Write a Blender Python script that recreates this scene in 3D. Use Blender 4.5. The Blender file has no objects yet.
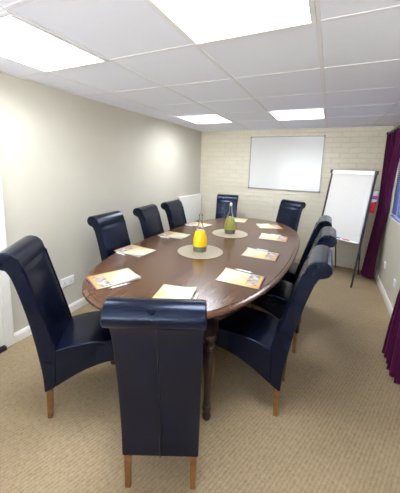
import bpy, bmesh, math, random
from mathutils import Vector, Matrix
random.seed(7)
C = bpy.context.scene.collection
PI = math.pi

# ------------------------------------------------------------------ materials
def newmat(name):
    m = bpy.data.materials.new(name); m.use_nodes = True
    nt = m.node_tree
    return m, nt, nt.nodes['Principled BSDF']
def N(nt, t, **kw):
    n = nt.nodes.new(t)
    for k, v in kw.items(): setattr(n, k, v)
    return n
def coords(nt, out='Object', scale=(1, 1, 1), rot=(0, 0, 0)):
    tc = N(nt, 'ShaderNodeTexCoord'); mp = N(nt, 'ShaderNodeMapping')
    mp.inputs['Scale'].default_value = scale; mp.inputs['Rotation'].default_value = rot
    nt.links.new(tc.outputs[out], mp.inputs['Vector'])
    return mp.outputs['Vector']
def ramp(nt, fac, stops):
    r = N(nt, 'ShaderNodeValToRGB'); e = r.color_ramp.elements
    while len(e) < len(stops): e.new(0.5)
    for el, (p, c) in zip(e, stops): el.position = p; el.color = (*c, 1)
    nt.links.new(fac, r.inputs['Fac'])
    return r.outputs['Color']
def noise(nt, vec, scale, detail=3, rough=.5):
    n = N(nt, 'ShaderNodeTexNoise')
    n.inputs['Scale'].default_value = scale; n.inputs['Detail'].default_value = detail
    n.inputs['Roughness'].default_value = rough
    nt.links.new(vec, n.inputs['Vector'])
    return n.outputs['Fac']
def bump(nt, bsdf, height, strength=.2, dist=.01):
    b = N(nt, 'ShaderNodeBump'); b.inputs['Strength'].default_value = strength
    b.inputs['Distance'].default_value = dist
    nt.links.new(height, b.inputs['Height']); nt.links.new(b.outputs['Normal'], bsdf.inputs['Normal'])
def setp(b, col=None, rough=None, metal=None, spec=None, **kw):
    if col: b.inputs['Base Color'].default_value = (*col, 1)
    if rough is not None: b.inputs['Roughness'].default_value = rough
    if metal is not None: b.inputs['Metallic'].default_value = metal
    if spec is not None: b.inputs['Specular IOR Level'].default_value = spec
    for k, v in kw.items(): b.inputs[k].default_value = v
def plain(name, col, rough=.5, metal=0, spec=.5, vary=.06, nscale=20, bmp=0):
    m, nt, b = newmat(name)
    setp(b, None, rough, metal, spec)
    v = coords(nt)
    f = noise(nt, v, nscale)
    lo = tuple(max(0, c * (1 - vary)) for c in col); hi = tuple(min(1, c * (1 + vary)) for c in col)
    nt.links.new(ramp(nt, f, [(.3, lo), (.7, hi)]), b.inputs['Base Color'])
    if bmp: bump(nt, b, f, bmp, .002)
    return m
def math_node(nt, op, a, b=None, c=None):
    n = N(nt, 'ShaderNodeMath', operation=op)
    for i, v in enumerate((a, b, c)):
        if v is None: continue
        if isinstance(v, (int, float)): n.inputs[i].default_value = v
        else: nt.links.new(v, n.inputs[i])
    return n.outputs[0]
def mixc(nt, fac, a, b):
    n = N(nt, 'ShaderNodeMix', data_type='RGBA')
    if isinstance(fac, (int, float)): n.inputs[0].default_value = fac
    else: nt.links.new(fac, n.inputs[0])
    for i, v in ((6, a), (7, b)):
        if isinstance(v, tuple): n.inputs[i].default_value = (*v, 1)
        else: nt.links.new(v, n.inputs[i])
    return n.outputs[2]

M = {}
M['plaster'] = plain('cream_plaster', (.585, .552, .462), .8, spec=.2, vary=.015, nscale=6, bmp=.05)
M['white_paint'] = plain('white_gloss_paint', (.85, .83, .77), .4, vary=.01)
M['white_plastic'] = plain('white_plastic', (.85, .85, .84), .35, vary=.01)
M['radiator'] = plain('radiator_enamel', (.87, .86, .82), .35, vary=.01)
M['oak'] = plain('honey_oak', (.21, .092, .026), .4, vary=.3, nscale=30)
M['alu'] = plain('brushed_aluminium', (.30, .31, .33), .4, metal=.6, vary=.05)
M['black_metal'] = plain('black_metal', (.016, .018, .028), .35, vary=.1)
M['dark_threshold'] = plain('dark_threshold', (.012, .013, .03), .6, vary=.1)
M['frame_white'] = plain('light_frame_white', (.82, .82, .82), .4, vary=.01)
M['paper'] = plain('white_paper', (.67, .65, .615), .7, spec=.2, vary=.01)
M['silver'] = plain('silver_pen', (.75, .76, .78), .25, metal=.6, vary=.03)
M['pen_white'] = plain('white_pen', (.88, .88, .88), .25, vary=.02)
M['blue_ink'] = plain('blue_marker', (.03, .06, .4), .4, vary=.05)
M['red_ink'] = plain('red_marker', (.6, .03, .03), .4, vary=.05)
M['sleeve'] = plain('bottle_base_grey', (.14, .145, .10), .35, vary=.1)
M['blind'] = plain('blue_blind_slat', (.10, .14, .36), .45, vary=.05)
M['stitch'] = plain('navy_thread', (.006, .007, .016), .5, vary=.1)

def m_ceiling():
    m, nt, b = newmat('ceiling_tile'); setp(b, None, .9, spec=.1)
    v = coords(nt)
    f = noise(nt, v, 90, 4)
    nt.links.new(ramp(nt, f, [(.3, (.84, .86, .955)), (.7, (.86, .88, .975))]), b.inputs['Base Color'])
    bump(nt, b, f, .15, .003)
    return m
M['ceiling'] = m_ceiling()
M['grid'] = plain('ceiling_grid_bar', (.80, .79, .83), .5, vary=.01)

def m_brick():
    m, nt, b = newmat('painted_brick'); setp(b, None, .55, spec=.3)
    tc = N(nt, 'ShaderNodeTexCoord'); sp = N(nt, 'ShaderNodeSeparateXYZ'); cb = N(nt, 'ShaderNodeCombineXYZ')
    nt.links.new(tc.outputs['Object'], sp.inputs[0])
    nt.links.new(sp.outputs['X'], cb.inputs['X']); nt.links.new(sp.outputs['Z'], cb.inputs['Y'])
    v = cb.outputs[0]
    # wobble so the courses are not ruler straight
    nz = N(nt, 'ShaderNodeTexNoise'); nz.inputs['Scale'].default_value = 9
    nt.links.new(v, nz.inputs['Vector'])
    ad = N(nt, 'ShaderNodeVectorMath', operation='MULTIPLY_ADD')
    nt.links.new(nz.outputs['Color'], ad.inputs[0]); ad.inputs[1].default_value = (.022, .020, 0)
    nt.links.new(v, ad.inputs[2])
    br = N(nt, 'ShaderNodeTexBrick'); br.offset = .5
    nt.links.new(ad.outputs[0], br.inputs['Vector'])
    for k, x in (('Scale', 1), ('Brick Width', .235), ('Row Height', .078), ('Mortar Size', .008), ('Mortar Smooth', .7), ('Bias', 0)):
        br.inputs[k].default_value = x
    br.inputs['Color1'].default_value = (.76, .705, .565, 1); br.inputs['Color2'].default_value = (.725, .67, .53, 1)
    br.inputs['Mortar'].default_value = (.715, .66, .52, 1)
    nt.links.new(br.outputs['Color'], b.inputs['Base Color'])
    f = noise(nt, v, 60, 4, .6)
    h = math_node(nt, 'MULTIPLY_ADD', br.outputs['Fac'], -1.0, math_node(nt, 'MULTIPLY', f, .8))
    bump(nt, b, h, .55, .009)
    return m
M['brick'] = m_brick()

def m_carpet():
    m, nt, b = newmat('sisal_carpet'); setp(b, None, .95, spec=.05)
    v = coords(nt, rot=(0, 0, .35))
    w = N(nt, 'ShaderNodeTexWave', wave_type='BANDS', bands_direction='X')
    w.inputs['Scale'].default_value = 17; w.inputs['Distortion'].default_value = 2.2
    w.inputs['Detail'].default_value = 3; w.inputs['Detail Scale'].default_value = 3
    nt.links.new(v, w.inputs['Vector'])
    f = noise(nt, v, 160, 4, .7); g = noise(nt, v, 3, 3); k = noise(nt, v, 45, 3, .6)
    s = math_node(nt, 'ADD', math_node(nt, 'MULTIPLY', w.outputs['Fac'], .085), math_node(nt, 'MULTIPLY', f, .45))
    s = math_node(nt, 'ADD', s, math_node(nt, 'MULTIPLY', k, .35))
    s = math_node(nt, 'ADD', s, math_node(nt, 'MULTIPLY', g, .15))
    nt.links.new(ramp(nt, s, [(.36, (.25, .18, .108)), (.58, (.40, .302, .183)), (.78, (.52, .405, .26))]), b.inputs['Base Color'])
    bump(nt, b, s, .5, .008)
    return m
M['carpet'] = m_carpet()

def m_leather():
    m, nt, b = newmat('navy_leather'); setp(b, None, .25, spec=.35)
    v = coords(nt)
    f = noise(nt, v, 7, 3); g = noise(nt, v, 240, 2)
    nt.links.new(ramp(nt, f, [(.3, (.0028, .0042, .012)), (.7, (.0040, .0062, .019))]), b.inputs['Base Color'])
    rr = N(nt, 'ShaderNodeMapRange'); rr.inputs['To Min'].default_value = .18; rr.inputs['To Max'].default_value = .27
    nt.links.new(f, rr.inputs['Value']); nt.links.new(rr.outputs[0], b.inputs['Roughness'])
    b.inputs['Specular Tint'].default_value = (.62, .74, 1, 1)
    h = math_node(nt, 'ADD', math_node(nt, 'MULTIPLY', f, 1.0), math_node(nt, 'MULTIPLY', g, .06))
    bump(nt, b, h, .08, .006)
    return m
M['leather'] = m_leather()

def m_wood(name, cols, rough, coat):
    m, nt, b = newmat(name); setp(b, None, rough, spec=.5)
    b.inputs['Coat Weight'].default_value = coat; b.inputs['Coat Roughness'].default_value = .14
    v = coords(nt, scale=(1, .09, 1))
    f = noise(nt, v, 26, 6, .65)
    v2 = coords(nt, scale=(1, .02, 1))
    g = noise(nt, v2, 7, 1)
    s = math_node(nt, 'ADD', math_node(nt, 'MULTIPLY', f, .6), math_node(nt, 'MULTIPLY', g, .4))
    nt.links.new(ramp(nt, s, [(.34, cols[0]), (.52, cols[1]), (.70, cols[2])]), b.inputs['Base Color'])
    bump(nt, b, f, .04, .002)
    return m
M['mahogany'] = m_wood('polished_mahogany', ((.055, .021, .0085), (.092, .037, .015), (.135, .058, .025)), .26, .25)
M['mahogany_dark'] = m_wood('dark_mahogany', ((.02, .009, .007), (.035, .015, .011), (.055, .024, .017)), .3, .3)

def m_curtain():
    m, nt, b = newmat('purple_velvet'); setp(b, None, .75, spec=.15)
    v = coords(nt, scale=(1, 1, .15))
    f = noise(nt, v, 12, 3)
    nt.links.new(ramp(nt, f, [(.3, (.055, .006, .03)), (.7, (.095, .010, .052))]), b.inputs['Base Color'])
    b.inputs['Sheen Weight'].default_value = .5; b.inputs['Sheen Roughness'].default_value = .4
    b.inputs['Sheen Tint'].default_value = (.5, .08, .4, 1)
    return m
M['curtain'] = m_curtain()

def m_placemat():
    m, nt, b = newmat('woven_placemat'); setp(b, None, .8, spec=.15)
    tc = N(nt, 'ShaderNodeTexCoord')
    w = N(nt, 'ShaderNodeTexWave', wave_type='RINGS', rings_direction='Z')
    w.inputs['Scale'].default_value = 45; w.inputs['Distortion'].default_value = .6
    nt.links.new(tc.outputs['Object'], w.inputs['Vector'])
    f = noise(nt, tc.outputs['Object'], 120, 2)
    s = math_node(nt, 'ADD', math_node(nt, 'MULTIPLY', w.outputs['Fac'], .5), math_node(nt, 'MULTIPLY', f, .5))
    nt.links.new(ramp(nt, s, [(.3, (.26, .212, .138)), (.7, (.36, .305, .205))]), b.inputs['Base Color'])
    bump(nt, b, s, .4, .002)
    return m
M['placemat'] = m_placemat()
M['placemat_rim'] = plain('placemat_rim', (.37, .32, .23), .7, vary=.05)

def m_emit(name, col, s):
    m, nt, b = newmat(name); setp(b, (.9, .9, .9), .5)
    b.inputs['Emission Color'].default_value = (*col, 1); b.inputs['Emission Strength'].default_value = s
    return m
M['diffuser'] = m_emit('lit_diffuser', (.93, .985, 1.06), 5.5)

def m_glass(name, col=(1, 1, 1), rough=0.0, ior=1.22):
    m, nt, b = newmat(name); setp(b, col, rough)
    b.inputs['Transmission Weight'].default_value = 1; b.inputs['IOR'].default_value = ior
    return m
M['glass'] = m_glass('clear_glass')
M['pane'] = m_glass('window_pane_glass', (.95, .98, 1), 0, 1.05)
M['juice'] = plain('orange_juice', (1.0, .62, .004), .3, vary=.03)
M['juice'].node_tree.nodes['Principled BSDF'].inputs['Subsurface Weight'].default_value = .2
M['juice'].node_tree.nodes['Principled BSDF'].inputs['Coat Weight'].default_value = .6
M['green_drink'] = plain('green_cordial', (.50, .49, .10), .3, vary=.12, nscale=14)
M['green_drink'].node_tree.nodes['Principled BSDF'].inputs['Transmission Weight'].default_value = .35

def m_whiteboard():
    m, nt, b = newmat('whiteboard_enamel'); setp(b, None, .16, spec=.5)
    v = coords(nt); f = noise(nt, v, 2, 2)
    nt.links.new(ramp(nt, f, [(.3, (.69, .685, .655)), (.7, (.71, .705, .675))]), b.inputs['Base Color'])
    return m
M['whiteboard'] = m_whiteboard()

def m_brochure():
    # printed cover: cream sheet, amber wash, collage of small pictures at the sitter's end, purple edge
    m, nt, b = newmat('brochure_cover_print'); setp(b, None, .35, spec=.4)
    tc = N(nt, 'ShaderNodeTexCoord'); sp = N(nt, 'ShaderNodeSeparateXYZ')
    nt.links.new(tc.outputs['Object'], sp.inputs[0])
    X, Y = sp.outputs['X'], sp.outputs['Y']
    n1 = noise(nt, tc.outputs['Object'], 11, 2)
    wash = math_node(nt, 'ADD', math_node(nt, 'MULTIPLY', Y, -3.6), math_node(nt, 'MULTIPLY', n1, .9))
    wash = math_node(nt, 'ADD', wash, math_node(nt, 'MULTIPLY', X, -2.2))
    base = ramp(nt, wash, [(.25, (.66, .62, .475)), (.62, (.66, .54, .26)), (1.0, (.55, .32, .07))])
    vo = N(nt, 'ShaderNodeTexVoronoi', feature='F1'); vo.inputs['Scale'].default_value = 34
    nt.links.new(tc.outputs['Object'], vo.inputs['Vector'])
    bw = N(nt, 'ShaderNodeRGBToBW'); nt.links.new(vo.outputs['Color'], bw.inputs[0])
    pics = ramp(nt, bw.outputs[0], [(.2, (.10, .085, .085)), (.4, (.32, .30, .30)), (.6, (.55, .54, .54)), (.85, (.30, .16, .07))])
    def between(v, a, c): return math_node(nt, 'MULTIPLY', math_node(nt, 'GREATER_THAN', v, a), math_node(nt, 'LESS_THAN', v, c))
    mask = math_node(nt, 'MULTIPLY', between(Y, -.118, -.045), between(X, -.075, .10))
    col = mixc(nt, mask, base, pics)
    low = math_node(nt, 'LESS_THAN', Y, -.118)
    col = mixc(nt, math_node(nt, 'MULTIPLY', low, .55), col, (.50, .24, .04))
    edge = math_node(nt, 'LESS_THAN', Y, -.142)
    col = mixc(nt, edge, col, (.16, .04, .15))
    ttl = math_node(nt, 'MULTIPLY', between(Y, .118, .123), between(X, -.06, .06))
    col = mixc(nt, math_node(nt, 'MULTIPLY', ttl, .5), col, (.35, .33, .36))
    nt.links.new(col, b.inputs['Base Color'])
    return m
M['brochure'] = m_brochure()

def m_hanging():
    m, nt, b = newmat('printed_hanging_sheet'); setp(b, None, .6, spec=.2)
    tc = N(nt, 'ShaderNodeTexCoord'); sp = N(nt, 'ShaderNodeSeparateXYZ')
    nt.links.new(tc.outputs['Object'], sp.inputs[0])
    Z = sp.outputs['Z']; X = sp.outputs['X']
    n1 = noise(nt, tc.outputs['Object'], 9, 2)
    z2 = math_node(nt, 'ADD', Z, math_node(nt, 'MULTIPLY', X, -.35))
    col = mixc(nt, math_node(nt, 'LESS_THAN', z2, 1.00), (.80, .80, .84), (.62, .03, .035))
    pm = math_node(nt, 'MULTIPLY', math_node(nt, 'GREATER_THAN', Z, 1.15), math_node(nt, 'LESS_THAN', Z, 1.20))
    col = mixc(nt, pm, col, (.42, .10, .38))
    nt.links.new(col, b.inputs['Base Color'])
    return m
M['hanging'] = m_hanging()

# ------------------------------------------------------------------ object helpers
def link(o, parent=None):
    C.objects.link(o)
    if parent: o.parent = parent
    return o
def obj(name, bm, mat, parent=None, smooth=False, bevel=0, seg=2, loc=None, rz=0, angle=35):
    bmesh.ops.recalc_face_normals(bm, faces=bm.faces)
    me = bpy.data.meshes.new(name); bm.to_mesh(me); bm.free()
    me.materials.append(mat)
    if smooth or bevel:
        for p in me.polygons: p.use_smooth = True
        me.set_sharp_from_angle(angle=math.radians(angle if not bevel else 80))
    o = bpy.data.objects.new(name, me)
    if bevel:
        md = o.modifiers.new('Bevel', 'BEVEL'); md.width = bevel; md.segments = seg
        md.limit_method = 'ANGLE'; md.angle_limit = math.radians(40); md.harden_normals = True
    if loc: o.location = loc
    o.rotation_euler.z = rz
    return link(o, parent)
def empty(name, loc=(0, 0, 0), rz=0):
    o = bpy.data.objects.new(name, None); o.location = loc; o.rotation_euler.z = rz
    o.empty_display_size = .1
    return link(o)
def tag(o, label=None, cat=None, group=None, kind=None):
    if label: o['label'] = label
    if cat: o['category'] = cat
    if group: o['group'] = group
    if kind: o['kind'] = kind
    return o
def box(bm, x0, x1, y0, y1, z0, z1):
    v = [bm.verts.new((x, y, z)) for z in (z0, z1) for y in (y0, y1) for x in (x0, x1)]
    for f in ((0, 1, 3, 2), (4, 5, 7, 6), (0, 1, 5, 4), (2, 3, 7, 6), (0, 2, 6, 4), (1, 3, 7, 5)):
        bm.faces.new([v[i] for i in f])
    return bm
def B(*a): return box(bmesh.new(), *a)
def lathe(bm, prof, seg=32, cx=0, cy=0, z0=0):
    rings = []
    for r, z in prof:
        if r < 1e-6: rings.append([bm.verts.new((cx, cy, z0 + z))])
        else: rings.append([bm.verts.new((cx + r * math.cos(2 * PI * i / seg), cy + r * math.sin(2 * PI * i / seg), z0 + z)) for i in range(seg)])
    for a, b in zip(rings, rings[1:]):
        for i in range(seg):
            j = (i + 1) % seg
            if len(a) == 1 and len(b) == 1: continue
            if len(a) == 1: bm.faces.new((a[0], b[i], b[j]))
            elif len(b) == 1: bm.faces.new((a[i], b[0], a[j]))
            else: bm.faces.new((a[i], b[i], b[j], a[j]))
    for r in (rings[0], rings[-1]):
        if len(r) > 1: bm.faces.new(r)
    return bm
def tube(bm, pts, r, seg=8, r1=None):
    pts = [Vector(p) for p in pts]; rings = []
    for i, p in enumerate(pts):
        t = (pts[min(i + 1, len(pts) - 1)] - pts[max(i - 1, 0)]).normalized()
        up = Vector((0, 0, 1)) if abs(t.z) < .9 else Vector((1, 0, 0))
        a = t.cross(up).normalized(); b = t.cross(a)
        rr = r if r1 is None else r + (r1 - r) * i / (len(pts) - 1)
        rings.append([bm.verts.new(p + rr * (a * math.cos(2 * PI * k / seg) + b * math.sin(2 * PI * k / seg))) for k in range(seg)])
    for a, b in zip(rings, rings[1:]):
        for k in range(seg):
            j = (k + 1) % seg; bm.faces.new((a[k], b[k], b[j], a[j]))
    bm.faces.new(rings[0]); bm.faces.new(rings[-1])
    return bm
def spline(pts, n=6, closed=False):
    out = []; L = len(pts)
    rng = range(L if closed else L - 1)
    for i in rng:
        g = lambda k: pts[k % L] if closed else pts[max(0, min(L - 1, k))]
        p0, p1, p2, p3 = g(i - 1), g(i), g(i + 1), g(i + 2)
        for s in range(n):
            t = s / n
            out.append(tuple(.5 * (2 * b + (c - a) * t + (2 * a - 5 * b + 4 * c - d) * t * t + (3 * b - a - 3 * c + d) * t ** 3)
                             for a, b, c, d in zip(p0, p1, p2, p3)))
    if not closed: out.append(tuple(pts[-1]))
    return out
def ring_lathe(prof, seg=40):
    bm = bmesh.new()
    rings = [[bm.verts.new((r * math.cos(2 * PI * i / seg), r * math.sin(2 * PI * i / seg), z)) for i in range(seg)] for r, z in prof]
    for k in range(len(rings)):
        a, b = rings[k], rings[(k + 1) % len(rings)]
        for i in range(seg):
            j = (i + 1) % seg; bm.faces.new((a[i], a[j], b[j], b[i]))
    return bm
def prism(poly, wfun, bm=None, cols=2, crown=None):
    """poly: list of (y,z); extruded across x, half width wfun(y,z); crown(x_fraction,y,z)->(dy,dz)"""
    bm = bm or bmesh.new(); rows = []
    for c in range(cols):
        f = -1 + 2 * c / (cols - 1)
        row = []
        for y, z in poly:
            dy = dz = 0
            if crown: dy, dz = crown(f, y, z)
            row.append(bm.verts.new((f * wfun(y, z), y + dy, z + dz)))
        rows.append(row)
    n = len(poly)
    for a, b in zip(rows, rows[1:]):
        for i in range(n):
            j = (i + 1) % n; bm.faces.new((a[i], a[j], b[j], b[i]))
    for r in (rows[0], rows[-1]):
        f = bm.faces.new(r)
    return bm
def copy_tree(o, parent=None):
    c = o.copy(); C.objects.link(c)
    if parent: c.parent = parent
    for ch in list(o.children): copy_tree(ch, c)
    return c

# ------------------------------------------------------------------ setting
XL, XR, YB, YF, H = -2.2547, .735, 4.6445, -1.9, 2.1545
L1, R0, T = -.1126, 1.3535, .6
S = dict(kind='structure')
def struct(name, bm, m, parent=None, **kw):
    o = obj(name, bm, m, parent, **kw)
    if not parent: o['kind'] = 'structure'
    return o
struct('floor', B(XL - .1, XR + .1, YF - .1, YB + .1, -.05, 0), M['carpet'])
struct('ceiling', B(XL - .1, XR + .1, YF - .1, YB + .1, H, H + .05), M['ceiling'])
struct('wall_back', B(XL - .1, XR + .1, YB, YB + .1, 0, H), M['brick'])
FX0, FX1, FZ0, FZ1 = -1.75, .66, .55, 2.05  # unseen window, inferred from the whiteboard reflection, enlarged to add light
bm = bmesh.new()
box(bm, XL - .1, FX0, YF - .1, YF, 0, H); box(bm, FX1, XR + .1, YF - .1, YF, 0, H)
box(bm, FX0, FX1, YF - .1, YF, 0, FZ0); box(bm, FX0, FX1, YF - .1, YF, FZ1, H)
struct('wall_front', bm, M['plaster'])
bm = bmesh.new()
xs = [FX0 + (FX1 - FX0) * k / 3 for k in range(4)]
box(bm, FX0, FX1, YF - .07, YF - .02, FZ0, FZ0 + .05); box(bm, FX0, FX1, YF - .07, YF - .02, FZ1 - .05, FZ1)
for k, x in enumerate(xs):
    a = x if k == 0 else (x - .05 if k == 3 else x - .025)
    box(bm, a, a + .05, YF - .07, YF - .02, FZ0 + .05, FZ1 - .05)
w2 = struct('window_2', bm, M['white_plastic'])
for k in range(3):
    obj('pane', B(xs[k] + (.05 if k == 0 else .025), xs[k + 1] - (.05 if k == 2 else .025), YF - .048, YF - .042, FZ0 + .05, FZ1 - .05), M['pane'], w2)
struct('wall_left', B(XL - .1, XL, YF, YB, 0, H), M['plaster'])
# right wall with the window opening
WY0, WY1, WZ0, WZ1 = 2.42, 4.12, .955, 1.93
bm = bmesh.new()
box(bm, XR, XR + .1, YF, WY0, 0, H); box(bm, XR, XR + .1, WY1, YB, 0, H)
box(bm, XR, XR + .1, WY0, WY1, 0, WZ0); box(bm, XR, XR + .1, WY0, WY1, WZ1, H)
struct('wall_right', bm, M['plaster'])
# brick pier in the far right corner
struct('trim_1', B(.494, XR, YB - .018, YB, 0, H), M['brick'])
# ceiling grid
bm = bmesh.new()
for k in range(-1, 5):
    x = L1 - k * T
    if XL < x < XR: box(bm, x - .012, x + .012, YF, YB, H - .0025, H)
for n in range(-5, 6):
    y = R0 + n * T
    if YF < y < YB: box(bm, XL, XR, y - .010, y + .010, H - .002, H)
struct('trim_2', bm, M['grid'])
bm = bmesh.new()
box(bm, XL, XL + .02, YF, YB, H - .006, H); box(bm, XR - .02, XR, YF, YB, H - .006, H); box(bm, XL, XR, YB - .02, YB, H - .006, H)
struct('trim_3', bm, M['grid'])
# baseboards: profile swept along the wall
def skirting(name, x, sgn, y0, y1, h=.085):
    prof = [(0, 0), (.018, 0), (.018, h - .022), (.013, h - .012), (.010, h - .003), (.006, h), (0, h)]
    bm = bmesh.new()
    a = [bm.verts.new((x + sgn * p, y0, z)) for p, z in prof]; b = [bm.verts.new((x + sgn * p, y1, z)) for p, z in prof]
    for i in range(len(prof)): j = (i + 1) % len(prof); bm.faces.new((a[i], a[j], b[j], b[i]))
    bm.faces.new(a); bm.faces.new(b)
    struct(name, bm, M['white_paint'])
DY = 1.165          # outer edge of the door architrave on the left wall
skirting('baseboard_left', XL, 1, DY, YB); skirting('baseboard_right', XR, -1, YF, YB)
# door on the left wall
d = empty('door_1', (XL, .66, 0)); tag(d, kind='structure')
def dl(y): return y - .66
obj('door_panel', B(.001, .014, dl(.235), dl(1.095), .035, 2.0), M['white_paint'], d, bevel=.003)
for y0, y1 in ((dl(1.095), dl(DY)), (dl(.165), dl(.235))):
    obj('architrave', B(0, .022, y0, y1, 0, 2.07), M['white_paint'], d, bevel=.006)
obj('architrave', B(0, .022, dl(.235), dl(1.095), 2.0, 2.07), M['white_paint'], d, bevel=.006)
obj('threshold', B(0, .045, dl(.235), dl(1.093), 0, .03), M['dark_threshold'], d, bevel=.004)
bm = bmesh.new(); tube(bm, [(.014, dl(.31), 1.0), (.05, dl(.31), 1.0), (.055, dl(.33), 1.0), (.055, dl(.42), 1.0)], .009)
obj('door_handle', bm, M['alu'], d, smooth=True)
# window on the right wall
w = empty('window_1', (XR + .05, (WY0 + WY1) / 2, WZ0)); tag(w, kind='structure')
hy, hz = (WY1 - WY0) / 2, WZ1 - WZ0
bm = bmesh.new()
for a in ((-hy, -hy + .05, 0, hz), (hy - .05, hy, 0, hz), (-.025, .025, .05, hz - .05), (-hy + .05, hy - .05, 0, .05), (-hy + .05, hy - .05, hz - .05, hz)):
    box(bm, 0, .045, a[0], a[1], a[2], a[3])
obj('window_frame', bm, M['white_plastic'], w, bevel=.004)
for y0, y1 in ((-hy + .05, -.025), (.025, hy - .05)):
    obj('pane', B(.02, .026, y0, y1, .05, hz - .05), M['pane'], w)
obj('window_sill', B(-.056, 0, -hy + .001, hy - .001, -.0, .004), M['white_paint'], w, bevel=.005)
# venetian blind
b0 = empty('venetian_blind', (XR + .022, (WY0 + WY1) / 2, WZ1)); tag(b0, 'blue venetian blind closed over the window between the two purple curtains', 'blind')
obj('head_rail', B(-.02, .02, -hy + .01, hy - .01, -.04, -.002), M['blind'], b0, bevel=.003)
bm = bmesh.new(); z = -.06
while z > -hz + .04:
    c, s_ = math.cos(math.radians(50)), math.sin(math.radians(50))
    vs = []
    for y in (-hy + .015, hy - .015):
        for t in (-.0125, -.004, .004, .0125):
            vs.append((c * t * 1.0, y, z + s_ * t + .0015 * (1 - (t / .0125) ** 2)))
    V = [bm.verts.new(v) for v in vs]
    for i in range(3): bm.faces.new((V[i], V[i + 1], V[i + 5], V[i + 4]))
    z -= .0245
o = obj('slats', bm, M['blind'], b0, smooth=True)
md = o.modifiers.new('Solidify', 'SOLIDIFY'); md.thickness = .0008
obj('bottom_rail', B(-.014, .014, -hy + .015, hy - .015, -hz + .003, -hz + .022), M['blind'], b0, bevel=.003)
for y in (-.5, 0, .5):
    bm = bmesh.new(); tube(bm, [(-.0145, y, -.03), (-.0145, y, -hz + .02)], .0012, 5); obj('ladder_cord', bm, M['white_plastic'], b0)

# ------------------------------------------------------------------ ceiling lights
def ceiling_light(x0, y0):
    t = empty('ceiling_light', (x0 + .3, y0 + .3, H))
    a, f = .297, .274
    bm = bmesh.new()
    for q in ((-a, a, -a, -f), (-a, a, f, a), (-a, -f, -f, f), (f, a, -f, f)): box(bm, *q, -.012, -.0045)
    obj('light_frame', bm, M['frame_white'], t, bevel=.002)
    obj('diffuser', B(-f, f, -f, f, -.010, -.0045), M['diffuser'], t)
    ld = bpy.data.lights.new('louvre_lamp', 'AREA'); ld.shape = 'SQUARE'; ld.size = 2 * f - .02
    ld.energy = 9.0; ld.color = (.93, .985, 1.06); ld.spread = math.radians(155)
    lo = bpy.data.objects.new('louvre_lamp', ld); lo.location = (0, 0, -.013); link(lo, t)
    return t
lights = [
    (L1 - 3 * T, R0 - T, 'bright square ceiling light at the top left, nearest the left wall'),
    (L1 - T, R0 - T, 'largest bright square ceiling light, at the top middle, above the near table end'),
    (L1 - 3 * T, R0 + 3 * T, 'small far ceiling light nearest the left wall, above the left chair row'),
    (L1 - T, R0 + 3 * T, 'small far ceiling light in front of the whiteboard'),
]
for x, y, lab in lights: tag(ceiling_light(x, y), lab, 'ceiling light', 'square recessed ceiling lights')

# ------------------------------------------------------------------ conference table
TA, TB, TN = .738, 1.50, 2.45
TC, TR = Vector((-.948, 2.475, 0)), -.012
def superell(d, n=128):
    pts = []
    for i in range(n):
        t = 2 * PI * i / n; c, s_ = math.cos(t), math.sin(t)
        x = math.copysign(abs(c) ** (2 / TN), c); y = math.copysign(abs(s_) ** (2 / TN), s_)
        pts.append((x * (TA - d), y * (TB - d)))
    return pts
table = empty('conference_table', TC, TR)
tag(table, 'long oval dark polished wooden conference table with turned legs', 'table')
bm = bmesh.new()
prof = [(.030, .715), (.012, .719), (.002, .727), (0, .734), (.003, .741), (.012, .745), (.026, .7462), (.030, .7465), (.034, .750), (.25, .750), (.5, .750)]
rings = [[bm.verts.new((x, y, z)) for x, y in superell(d)] for d, z in prof]
for a, b_ in zip(rings, rings[1:]):
    for i in range(128): j = (i + 1) % 128; bm.faces.new((a[i], a[j], b_[j], b_[i]))
bm.faces.new(rings[0]); bm.faces.new(rings[-1])
obj('tabletop', bm, M['mahogany'], table, smooth=True, angle=25)
bm = bmesh.new()
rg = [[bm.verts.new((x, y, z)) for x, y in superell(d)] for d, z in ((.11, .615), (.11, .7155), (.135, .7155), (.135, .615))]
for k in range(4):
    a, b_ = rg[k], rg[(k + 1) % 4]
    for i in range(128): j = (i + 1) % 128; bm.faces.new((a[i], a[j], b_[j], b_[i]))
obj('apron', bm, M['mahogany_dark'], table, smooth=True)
legprof = [(.018, 0), (.024, .004), (.027, .03), (.020, .05), (.020, .06), (.027, .068), (.027, .08), (.021, .09), (.024, .10), (.024, .112), (.020, .12),
           (.024, .2), (.029, .32), (.034, .42), (.036, .455), (.030, .468), (.038, .478), (.038, .49), (.028, .50), (.028, .515), (.039, .53), (.041, .548), (.036, .565), (.030, .575)]
rinv = Matrix.Rotation(-TR, 3, 'Z')
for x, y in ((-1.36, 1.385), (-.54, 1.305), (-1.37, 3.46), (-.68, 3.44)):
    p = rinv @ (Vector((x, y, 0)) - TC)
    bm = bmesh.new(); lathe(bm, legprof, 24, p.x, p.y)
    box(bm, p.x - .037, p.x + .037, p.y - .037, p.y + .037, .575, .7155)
    obj('leg', bm, M['mahogany_dark'], table, smooth=True)

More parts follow.
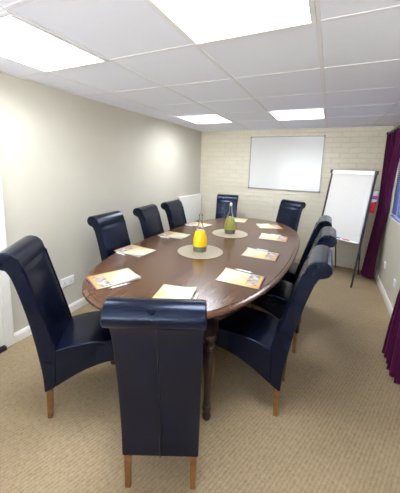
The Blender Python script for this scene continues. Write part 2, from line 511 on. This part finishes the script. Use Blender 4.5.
# ------------------------------------------------------------------ chairs
def half_w(y, z):
    if z > .90: return .1750 + .006 * min(1, (z - .90) / .06)
    return .1765 - .0015 * max(0, min(1, (z - .2) / .7))
rear = [(0, .185), (-.006, .30), (-.028, .46), (-.055, .61), (-.090, .76), (-.125, .88), (-.150, .935)]
roll = [(-.170, .943), (-.196, .957), (-.210, .985), (-.203, 1.015), (-.178, 1.034), (-.144, 1.038), (-.110, 1.026), (-.086, 1.000)]
front = [(-.069, .950), (-.045, .87), (-.012, .755), (.028, .61), (.058, .50), (.070, .445)]
backpoly = spline(rear + roll[:0], 5) + spline(roll, 4) + spline(front, 5) + [(.064, .33), (.060, .212), (.03, .196)]
seatpoly = [(.0605, .213)] + spline([(.09, .232), (.15, .266), (.22, .300), (.31, .330), (.40, .345), (.478, .348)], 4) + \
    spline([(.488, .352), (.499, .38), (.503, .41), (.501, .437), (.488, .459), (.462, .470)], 3) + spline([(.40, .477), (.28, .478), (.16, .468), (.0705, .449)], 4)
def make_chair():
    t = empty('dining_chair')
    def crown(f, y, z):
        k = (1 - f * f)
        if z > .93 or z < .3: return 0, 0
        fr = y > -.10 + (.93 - z) * .22     # front face only
        return (.010 * k if fr else -.004 * k), 0
    bk = obj('backrest', prism(backpoly, half_w, None, 9, crown), M['leather'], t, bevel=.011, seg=3)
    for s_ in (-1, 1):
        bm = bmesh.new()
        tube(bm, [(s_ * (half_w(y, z) - .0045), y + .0025, z) for y, z in spline(front, 5)], .0034, 6)
        obj('piping', bm, M['leather'], bk, smooth=True)
    bm = bmesh.new()
    tube(bm, [(0, y - .0035, z) for y, z in spline(rear, 4)], .0022, 6)
    obj('back_seam', bm, M['stitch'], bk, smooth=True)
    bm = bmesh.new()
    pts = [(-half_w(-.15, .9) + .004, -.152, .937), (0, -.155, .9375), (half_w(-.15, .9) - .004, -.152, .937)]
    tube(bm, pts, .0025, 6); obj('roll_seam', bm, M['stitch'], bk, smooth=True)
    obj('seat', prism(seatpoly, lambda y, z: .1795, None, 9, lambda f, y, z: (0, .008 * (1 - f ** 4) if z > .44 else 0)), M['leather'], t, bevel=.012, seg=3)
    for s_ in (-1, 1):
        bm = bmesh.new()
        rings = []
        for y, z, h in ((.017, 0, .0125), (.020, .1, .0145), (.024, .225, .0165)):
            x = s_ * .153
            rings.append([bm.verts.new((x + a * h, y + c * h, z)) for a, c in ((-1, -1), (1, -1), (1, 1), (-1, 1))])
        for a, c in zip(rings, rings[1:]):
            for i in range(4): bm.faces.new((a[i], a[(i + 1) % 4], c[(i + 1) % 4], c[i]))
        bm.faces.new(rings[0]); bm.faces.new(rings[-1])
        obj('leg', bm, M['oak'], t, bevel=.002)
        bm = bmesh.new()
        rings = []
        for y, z, h in ((.452, 0, .0125), (.452, .2, .0165), (.452, .36, .0185)):
            x = s_ * .153
            rings.append([bm.verts.new((x + a * h, y + c * h, z)) for a, c in ((-1, -1), (1, -1), (1, 1), (-1, 1))])
        for a, c in zip(rings, rings[1:]):
            for i in range(4): bm.faces.new((a[i], a[(i + 1) % 4], c[(i + 1) % 4], c[i]))
        bm.faces.new(rings[0]); bm.faces.new(rings[-1])
        obj('leg', bm, M['oak'], t, bevel=.002)
    return t
chair = make_chair()
D = math.radians
chairs = [
    (-.583, .872, D(26), 'navy leather scroll-back chair seen from behind in the foreground at the near table end'),
    (-1.481, .988, D(-52), 'navy leather scroll-back chair at lower left, turned side-on, beside the door'),
    (-1.750, 1.88, D(-86), 'navy leather scroll-back chair nearest the camera in the row along the left wall'),
    (-1.740, 2.49, D(-82), 'middle navy leather scroll-back chair in the row along the left wall'),
    (-1.735, 3.03, D(-88), 'farthest navy leather chair in the left wall row, just in front of the radiator'),
    (-1.525, 4.18, D(192), 'navy leather chair facing the camera at the far table end, behind the green drink'),
    (-.540, 4.09, D(152), 'navy leather chair at the far right table corner, standing under the whiteboard'),
    (-.150, 2.94, D(90), 'farthest navy leather chair in the row on the right table side'),
    (-.118, 2.33, D(90), 'middle navy leather chair in the row on the right table side'),
    (-.150, 1.675, D(90), 'navy leather chair nearest the camera in the row on the right table side'),
]
for i, (x, y, a, lab) in enumerate(chairs):
    c = chair if i == 0 else copy_tree(chair)
    c.location = (x, y, 0); c.rotation_euler.z = a
    tag(c, lab, 'chair', 'navy leather dining chairs round the table')

# ------------------------------------------------------------------ things on the table
TZ = .750
def placemat(x, y):
    t = empty('round_placemat', (x, y, TZ))
    obj('mat', lathe(bmesh.new(), [(0, 0), (.196, 0), (.196, .0035), (0, .004)], 64), M['placemat'], t, smooth=True)
    bm = bmesh.new()
    lathe(bm, [(.196, 0), (.203, .0006), (.206, .003), (.203, .005), (.196, .0045)], 64)
    obj('rim', bm, M['placemat_rim'], t, smooth=True)
    return t
tag(placemat(-.995, 2.10), 'round woven beige placemat under the bottle of orange juice', 'placemat', 'round placemats')
tag(placemat(-.985, 2.865), 'round woven beige placemat under the bottle of green drink', 'placemat', 'round placemats')
def bottle(x, y, name, liquid_mat, fill, body, stop):
    t = empty(name, (x, y, TZ + .0042))
    outer = spline([(.062, .056), (.063, .090), (.060, .125), (.052, .160), (.041, .190), (.028, .220), (.0195, .250), (.0165, .285), (.0155, .322)], 4)
    up = [q for q in outer if q[1] >= fill]
    prof = up + [(.0185, .323), (.0190, .331), (.0175, .336), (.0130, .336), (.0125, .325)] + \
           [(max(.010, r - .003), z) for r, z in reversed(up)]
    obj('bottle_glass', ring_lathe(prof), M['glass'], t, smooth=True)
    obj('bottle_base', lathe(bmesh.new(), [(0, 0), (.057, 0), (.0615, .004), (.0625, .03), (.0622, .0500), (0, .0500)], 40), M['sleeve'], t, smooth=True)
    low = [q for q in outer if q[1] < fill]
    liq = [(0, .0502), (.0605, .0502)] + low + [(up[0][0] - .0004, up[0][1] - .0005), (0, up[0][1] - .0005)]
    obj('drink', lathe(bmesh.new(), liq, 40), liquid_mat, t, smooth=True)
    if stop:
        obj('stopper', lathe(bmesh.new(), [(0, .318), (.0085, .318), (.0105, .337), (.0185, .3375), (.0185, .345), (.010, .350), (.006, .358), (0, .359)], 24), M['white_plastic'], t, smooth=True)
    return t
tag(bottle(-1.003, 2.105, 'juice_bottle', M['juice'], .186, None, False), 'clear glass bottle of bright yellow orange juice on the nearer placemat', 'bottle', 'drinks bottles on the table')
tag(bottle(-.99, 2.87, 'cordial_bottle', M['green_drink'], .186, None, True), 'clear glass bottle of yellow-green drink with pale stopper on the farther placemat', 'bottle', 'drinks bottles on the table')

def make_brochure():
    t = empty('brochure')
    obj('pages', B(-.108, .108, -.150, .150, 0, .0028), M['paper'], t)
    bm = bmesh.new(); nx, ny = 8, 12
    g = [[None] * (ny + 1) for _ in range(nx + 1)]
    for i in range(nx + 1):
        for j in range(ny + 1):
            u, v = i / nx, j / ny
            lift = .012 * max(0, u - .55) ** 2 * max(0, v - .4) * 8
            g[i][j] = bm.verts.new((-.110 + .22 * u, -.1515 + .303 * v, .0034 + lift))
    for i in range(nx):
        for j in range(ny): bm.faces.new((g[i][j], g[i + 1][j], g[i + 1][j + 1], g[i][j + 1]))
    o = obj('cover', bm, M['brochure'], t, smooth=True)
    md = o.modifiers.new('Solidify', 'SOLIDIFY'); md.thickness = .0006; md.offset = 1
    return t
def make_pen():
    t = empty('pen')
    bm = bmesh.new(); tube(bm, [(0, -.055, .0055), (0, .045, .0055)], .0055, 10); obj('barrel', bm, M['pen_white'], t, smooth=True)
    bm = bmesh.new(); tube(bm, [(0, -.072, .0055), (0, -.055, .0055)], .0014, 10, .005); obj('tip', bm, M['silver'], t, smooth=True)
    bm = bmesh.new(); tube(bm, [(0, .045, .0055), (0, .066, .0055)], .005, 10, .004); obj('push_button', bm, M['silver'], t, smooth=True)
    obj('clip', B(-.002, .002, .012, .05, .011, .0125), M['silver'], t)
    return t
bro, pen = make_brochure(), make_pen()
settings = [  # x, y, facing yaw of the sitter, where, pen dx, pen dy, pen turn
    (-.762, 1.250, D(13), 'half hidden by the foreground chair', .135, .02, .05),
    (-1.250, 1.285, D(-26), 'at the near left table corner', .142, -.01, .0),
    (-1.505, 1.815, D(-93), 'before the nearest chair of the left row', .140, -.03, -.10),
    (-1.490, 2.455, D(-88), 'before the middle chair of the left row', .140, -.03, .10),
    (-1.500, 3.080, D(-98), 'before the farthest chair of the left row', .140, -.04, .12),
    (-1.140, 3.690, D(186), 'at the far table end behind the green drink', .135, .0, -.1),
    (-.660, 3.500, D(118), 'at the far right table corner', .130, .02, .1),
    (-.500, 2.950, D(94), 'before the farthest chair of the right row', .133, .0, -.08),
    (-.490, 2.300, D(91), 'before the middle chair of the right row', .133, .02, -.06),
    (-.490, 1.715, D(92), 'before the nearest chair of the right row', .133, .02, -.10),
]
for i, (x, y, a, wh, px, py, pr) in enumerate(settings):
    b_ = bro if i == 0 else copy_tree(bro)
    b_.location = (x, y, TZ + .0003); b_.rotation_euler.z = a
    tag(b_, 'cream and amber printed brochure ' + wh, 'brochure', 'brochures laid round the table')
    p_ = pen if i == 0 else copy_tree(pen)
    q = Matrix.Rotation(a, 3, 'Z') @ Vector((px, py, 0))
    p_.location = (x + q.x, y + q.y, TZ + .0003); p_.rotation_euler.z = a + pr
    tag(p_, 'white pen beside the brochure ' + wh, 'pen', 'pens laid beside the brochures')

# ------------------------------------------------------------------ whiteboard
x0, x1, z0, z1 = -1.2932, -.1264, 1.1558, 2.0382
wb = empty('whiteboard', ((x0 + x1) / 2, YB, (z0 + z1) / 2)); tag(wb, 'blank wall-mounted whiteboard with grey metal frame on the cream brick wall', 'whiteboard')
hx, hz2 = (x1 - x0) / 2, (z1 - z0) / 2
obj('writing_surface', B(-hx + .012, hx - .012, -.018, -.004, -hz2 + .012, hz2 - .012), M['whiteboard'], wb)
for q in ((-hx + .014, hx - .014, hz2 - .013, hz2), (-hx + .014, hx - .014, -hz2, -hz2 + .013), (-hx, -hx + .013, -hz2 + .014, hz2 - .014), (hx - .013, hx, -hz2 + .014, hz2 - .014)):
    obj('frame_rail', B(q[0], q[1], -.022, -.003, q[2], q[3]), M['alu'], wb, bevel=.002)
for sx in (-1, 1):
    for sz in (-1, 1):
        a, c = sx * (hx - .008), sz * (hz2 - .008)
        obj('corner_cap', B(a - .010, a + .010, -.024, -.003, c - .010, c + .010), M['black_metal'], wb, bevel=.004)

# ------------------------------------------------------------------ radiator
ra = empty('wall_radiator', (XL, 4.19, .49)); tag(ra, 'flat white panel radiator on the left wall beside the back corner', 'radiator')
ry = .40
obj('front_panel', B(.045, .065, -ry, ry, 0, .50), M['radiator'], ra, bevel=.006)
bm = bmesh.new()
for k in range(22):
    y = -ry + .03 + k * .035; box(bm, .030, .0445, y, y + .018, .03, .47)
obj('fins', bm, M['radiator'], ra)
obj('top_grille', B(.015, .0445, -ry + .005, ry - .005, .485, .50), M['radiator'], ra, bevel=.003)
for y in (-.3, .3): obj('bracket', B(0, .0298, y - .015, y + .015, .05, .45), M['alu'], ra)
bm = bmesh.new(); tube(bm, [(.055, -ry - .03, -.49), (.055, -ry - .03, .02), (.055, -ry - .001, .03)], .0075); obj('pipe', bm, M['white_paint'], ra, smooth=True)

# ------------------------------------------------------------------ sockets
def socket(x, y, z, sgn, wd, lab):
    t = empty('wall_socket', (x, y, z)); tag(t, lab, 'socket', 'white wall sockets')
    obj('face_plate', B(min(0, sgn * .010), max(0, sgn * .010), -wd / 2, wd / 2, -.043, .043), M['white_plastic'], t, bevel=.003)
    n = 2 if wd > .12 else 1
    for k in range(n):
        yc = (k - (n - 1) / 2) * .07
        obj('switch', B(min(sgn * .0102, sgn * .014), max(sgn * .0102, sgn * .014), yc - .008, yc + .008, .012, .032), M['white_plastic'], t, bevel=.001)
        bm = bmesh.new()
        for dy, dz, a, b_ in ((0, .0, .003, .005), (-.011, -.018, .004, .0025), (.011, -.018, .004, .0025)):
            box(bm, min(sgn * .0101, sgn * .0106), max(sgn * .0101, sgn * .0106), yc + dy - a, yc + dy + a, dz - b_ - .004, dz + b_ - .004)
        obj('pin_holes', bm, M['black_metal'], t)
socket(XL, 1.69, .34, 1, .146, 'white double socket low on the left wall behind the side-on chair')
socket(XR, 3.345, .338, -1, .09, 'white single socket low on the right wall, nearer the camera')
socket(XR, 3.938, .352, -1, .09, 'white single socket low on the right wall, nearer the far purple curtain')

# ------------------------------------------------------------------ curtains and pole
PX = .662
pole = empty('curtain_pole', (PX, 3.28, 2.035)); tag(pole, 'dark curtain pole above the window on the right wall', 'curtain pole')
bm = bmesh.new(); tube(bm, [(0, -1.22, 0), (0, 1.20, 0)], .011, 12); obj('pole', bm, M['black_metal'], pole, smooth=True)
for s_ in (-1, 1):
    bm = bmesh.new(); yy = s_ * 1.21 if s_ < 0 else 1.20
    bmesh.ops.create_uvsphere(bm, u_segments=14, v_segments=10, radius=.024, matrix=Matrix.Translation((0, yy + s_ * .018, 0)))
    obj('finial', bm, M['black_metal'], pole, smooth=True)
    bm = bmesh.new(); tube(bm, [(.0, s_ * 1.17, -.0), (XR - PX - .0005, s_ * 1.17, 0)], .007, 8); obj('bracket', bm, M['black_metal'], pole, smooth=True)
for y in [-1.13 + .17 * k for k in range(6)] + [.16 + .195 * k for k in range(6)]:
    bm = bmesh.new(); pts = [(.0175 * math.cos(a * PI / 8), y, -.004 + .0175 * math.sin(a * PI / 8)) for a in range(17)]
    tube(bm, pts, .0022, 6); obj('curtain_ring', bm, M['black_metal'], pole, smooth=True)
def lerp_table(tab, z):
    for (za, a), (zb, b_) in zip(tab, tab[1:]):
        if za >= z >= zb: return a + (b_ - a) * (za - z) / (za - zb)
    return tab[-1][1] if z < tab[-1][0] else tab[0][1]
def curtain(name, near, far, xc, amp, folds, seed, zbot, label):
    rnd = random.Random(seed); nu, nv = 150, 60
    ph = [rnd.uniform(-.5, .5) for _ in range(folds + 2)]
    bm = bmesh.new(); g = []
    ztop = 2.009
    for j in range(nv + 1):
        z = ztop + (zbot - ztop) * j / nv
        row = []
        a0, a1 = lerp_table(near, z), lerp_table(far, z); xm = lerp_table(xc, z); am = lerp_table(amp, z)
        for i in range(nu + 1):
            u = i / nu
            k = u * folds
            w_ = math.sin(2 * PI * k + ph[int(k)] * .8 * (1 - z / ztop)) * .75 + .25 * math.sin(4.6 * PI * k + seed + z * .7)
            y = a0 + (a1 - a0) * u + .012 * math.sin(2 * PI * k * 2 + 1.3)
            row.append(bm.verts.new((xm + am * w_, y, z)))
        g.append(row)
    for a, b_ in zip(g, g[1:]):
        for i in range(nu): bm.faces.new((a[i], a[i + 1], b_[i + 1], b_[i]))
    o = obj(name, bm, M['curtain'], None, smooth=True, angle=180)
    md = o.modifiers.new('Solidify', 'SOLIDIFY'); md.thickness = .004
    tag(o, label, 'curtain', 'purple curtains at the window')
curtain('curtain',
        [(2.13, 3.45), (1.65, 3.84), (1.0, 4.12), (.65, 4.22), (.3, 4.245), (0, 4.25)],
        [(2.13, 4.455), (1.2, 4.44), (.5, 4.43), (0, 4.42)],
        [(2.13, PX), (1.8, .668), (1.0, .675), (.4, .63), (0, .60)],
        [(2.13, .030), (1.8, .036), (1.0, .036), (.5, .05), (0, .068)], 6, 3, .03,
        'deep purple curtain in the far right corner beside the flip chart')
curtain('curtain',
        [(2.13, 2.10), (0, 2.10)],
        [(2.13, 3.05), (1.6, 2.78), (1.0, 2.45), (.65, 2.36), (.3, 2.46), (0, 2.52)],
        [(2.13, PX), (1.8, .65), (1.0, .63), (.6, .60), (.3, .60), (0, .60)],
        [(2.13, .030), (1.8, .036), (1.0, .05), (.5, .06), (0, .075)], 6, 9, .03,
        'deep purple curtain cut by the right picture edge, nearest the camera')

# ------------------------------------------------------------------ flip chart easel
FA = math.atan2(-.477, .879)
FB = Vector((.098, 4.0, 0))
fc = empty('flip_chart', FB, FA); tag(fc, 'white flip chart on a black easel in the far right corner beside the curtain', 'flip chart')
FXC = .025
SL = .345 / 1.52   # lean per metre of height
def fp(x, z, off=0): return (x, SL * z - off, z)
for s_ in (-1, 1):
    bm = bmesh.new(); tube(bm, [fp(FXC + s_ * .300, 0), fp(FXC + s_ * .297, .8), fp(FXC + s_ * .292, 1.50)], .0125, 10); obj('front_leg', bm, M['black_metal'], fc, smooth=True)
    bm = bmesh.new(); tube(bm, [(s_ * .20, SL * 1.45 + .02, 1.45), (s_ * .17, .545, 0)], .010, 10); obj('rear_leg', bm, M['black_metal'], fc, smooth=True)
def slab(name, xa, xb, za, zb, o0, o1, m, bev=.003):
    bm = bmesh.new(); v = []
    for z in (za, zb):
        for off in (o0, o1):
            for x in (xa, xb): v.append(bm.verts.new(fp(x, z, off)))
    for f in ((0, 1, 3, 2), (4, 5, 7, 6), (0, 1, 5, 4), (2, 3, 7, 6), (0, 2, 6, 4), (1, 3, 7, 5)): bm.faces.new([v[i] for i in f])
    return obj(name, bm, m, fc, bevel=bev)
FXC_L, FXC_R = FXC - .277, FXC + .277
slab('board', FXC_L, FXC_R, .585, 1.50, -.008, .008, M['whiteboard'])
slab('paper_pad', FXC_L + .008, FXC_R - .008, .665, 1.462, .009, .014, M['paper'], .001)
slab('clamp_bar', FXC_L - .002, FXC_R + .002, 1.466, 1.522, .0085, .026, M['white_plastic'], .005)
slab('top_rail', FXC - .304, FXC + .304, 1.488, 1.515, -.03, -.009, M['black_metal'])
for s_ in (-1, 1):
    slab('corner_cap', FXC + s_ * .297 - .016, FXC + s_ * .297 + .016, 1.475, 1.525, -.012, .024, M['black_metal'], .004)
slab('pen_tray', FXC_L, FXC_R, .575, .584, .0, .055, M['white_plastic'], .002)
def marker(x0, L, z, m, label):
    q = Matrix.Rotation(FA, 3, 'Z') @ Vector((x0, SL * .584 - .037, 0)) + FB
    t = empty('marker_pen', (q.x, q.y, .5847 + .0075), FA); tag(t, label, 'marker pen', 'marker pens on the flip chart tray')
    bm = bmesh.new(); tube(bm, [(-L / 2, 0, 0), (L / 2 - .035, 0, 0)], .0075, 10); obj('barrel', bm, m, t, smooth=True)
    bm = bmesh.new(); tube(bm, [(L / 2 - .0348, 0, 0), (L / 2, 0, 0)], .0068, 10); obj('cap', bm, m, t, smooth=True)
marker(-.01, .15, 0, M['blue_ink'], 'blue marker pen lying left of the red one on the flip chart tray')
marker(.145, .10, 0, M['red_ink'], 'red marker pen lying on the flip chart tray near its right leg')
# printed sheet hanging behind the easel
bm = bmesh.new(); g = []
for i in range(9):
    row = []
    for j in range(11):
        u, v = i / 8, j / 10
        row.append(bm.verts.new((.13 + .235 * u - .03 * (1 - v) * (u > .5), .345 + .012 * math.sin(u * 7) + .03 * (1 - v), .965 + .30 * v)))
    g.append(row)
for i in range(8):
    for j in range(10): bm.faces.new((g[i][j], g[i + 1][j], g[i + 1][j + 1], g[i][j + 1]))
hs = obj('hanging_sheet', bm, M['hanging'], fc, smooth=True)
md = hs.modifiers.new('Solidify', 'SOLIDIFY'); md.thickness = .001
hs['label'] = 'white sheet with red and purple print hanging behind the easel'

# ------------------------------------------------------------------ daylight, camera
wd = bpy.data.worlds.new('World'); bpy.context.scene.world = wd; wd.use_nodes = True
wt = wd.node_tree; bg = wt.nodes['Background']; bg.inputs[1].default_value = 1.0
# overcast sky above an added bright lower half that throws light up at the ceiling
tc = N(wt, 'ShaderNodeTexCoord'); sp = N(wt, 'ShaderNodeSeparateXYZ'); wt.links.new(tc.outputs['Generated'], sp.inputs[0])
mr = N(wt, 'ShaderNodeMapRange'); mr.inputs['From Min'].default_value = -.04; mr.inputs['From Max'].default_value = .04
wt.links.new(sp.outputs['Z'], mr.inputs['Value'])
SKY, GROUND_FILL = (2.6, 2.9, 3.4), (13.0, 13.0, 13.0)
wt.links.new(mixc(wt, mr.outputs[0], GROUND_FILL, SKY), bg.inputs[0])

import mathutils
f, cx, cy, yaw, pitch, roll_ = 266.193, 200.739, 206.504, .4465, -.1527, -.0327
Rz = Matrix.Rotation(yaw, 3, 'Z'); Rx = Matrix.Rotation(pitch, 3, 'X'); Ry = Matrix.Rotation(roll_, 3, 'Y')
Rm = Rz @ Rx @ Ry
right, fwd, up = Rm.col[0], Rm.col[1], Rm.col[2]
cam = bpy.data.cameras.new('camera'); co = bpy.data.objects.new('camera', cam); C.objects.link(co)
mw = Matrix((( right.x, up.x, -fwd.x, 0), (right.y, up.y, -fwd.y, 0), (right.z, up.z, -fwd.z, 1.5199), (0, 0, 0, 1)))
co.matrix_world = mw
cam.sensor_fit = 'AUTO'; cam.sensor_width = 36; cam.lens = f / 493 * 36
cam.shift_x = (200 - cx) / 493; cam.shift_y = (cy - 246.5) / 493
cam.clip_start = .02
sc = bpy.context.scene; sc.camera = co
sc.view_settings.view_transform = 'Standard'; sc.view_settings.look = 'None'
sc.view_settings.exposure = 0.40; sc.view_settings.gamma = 1; sc.view_settings.use_curve_mapping = False
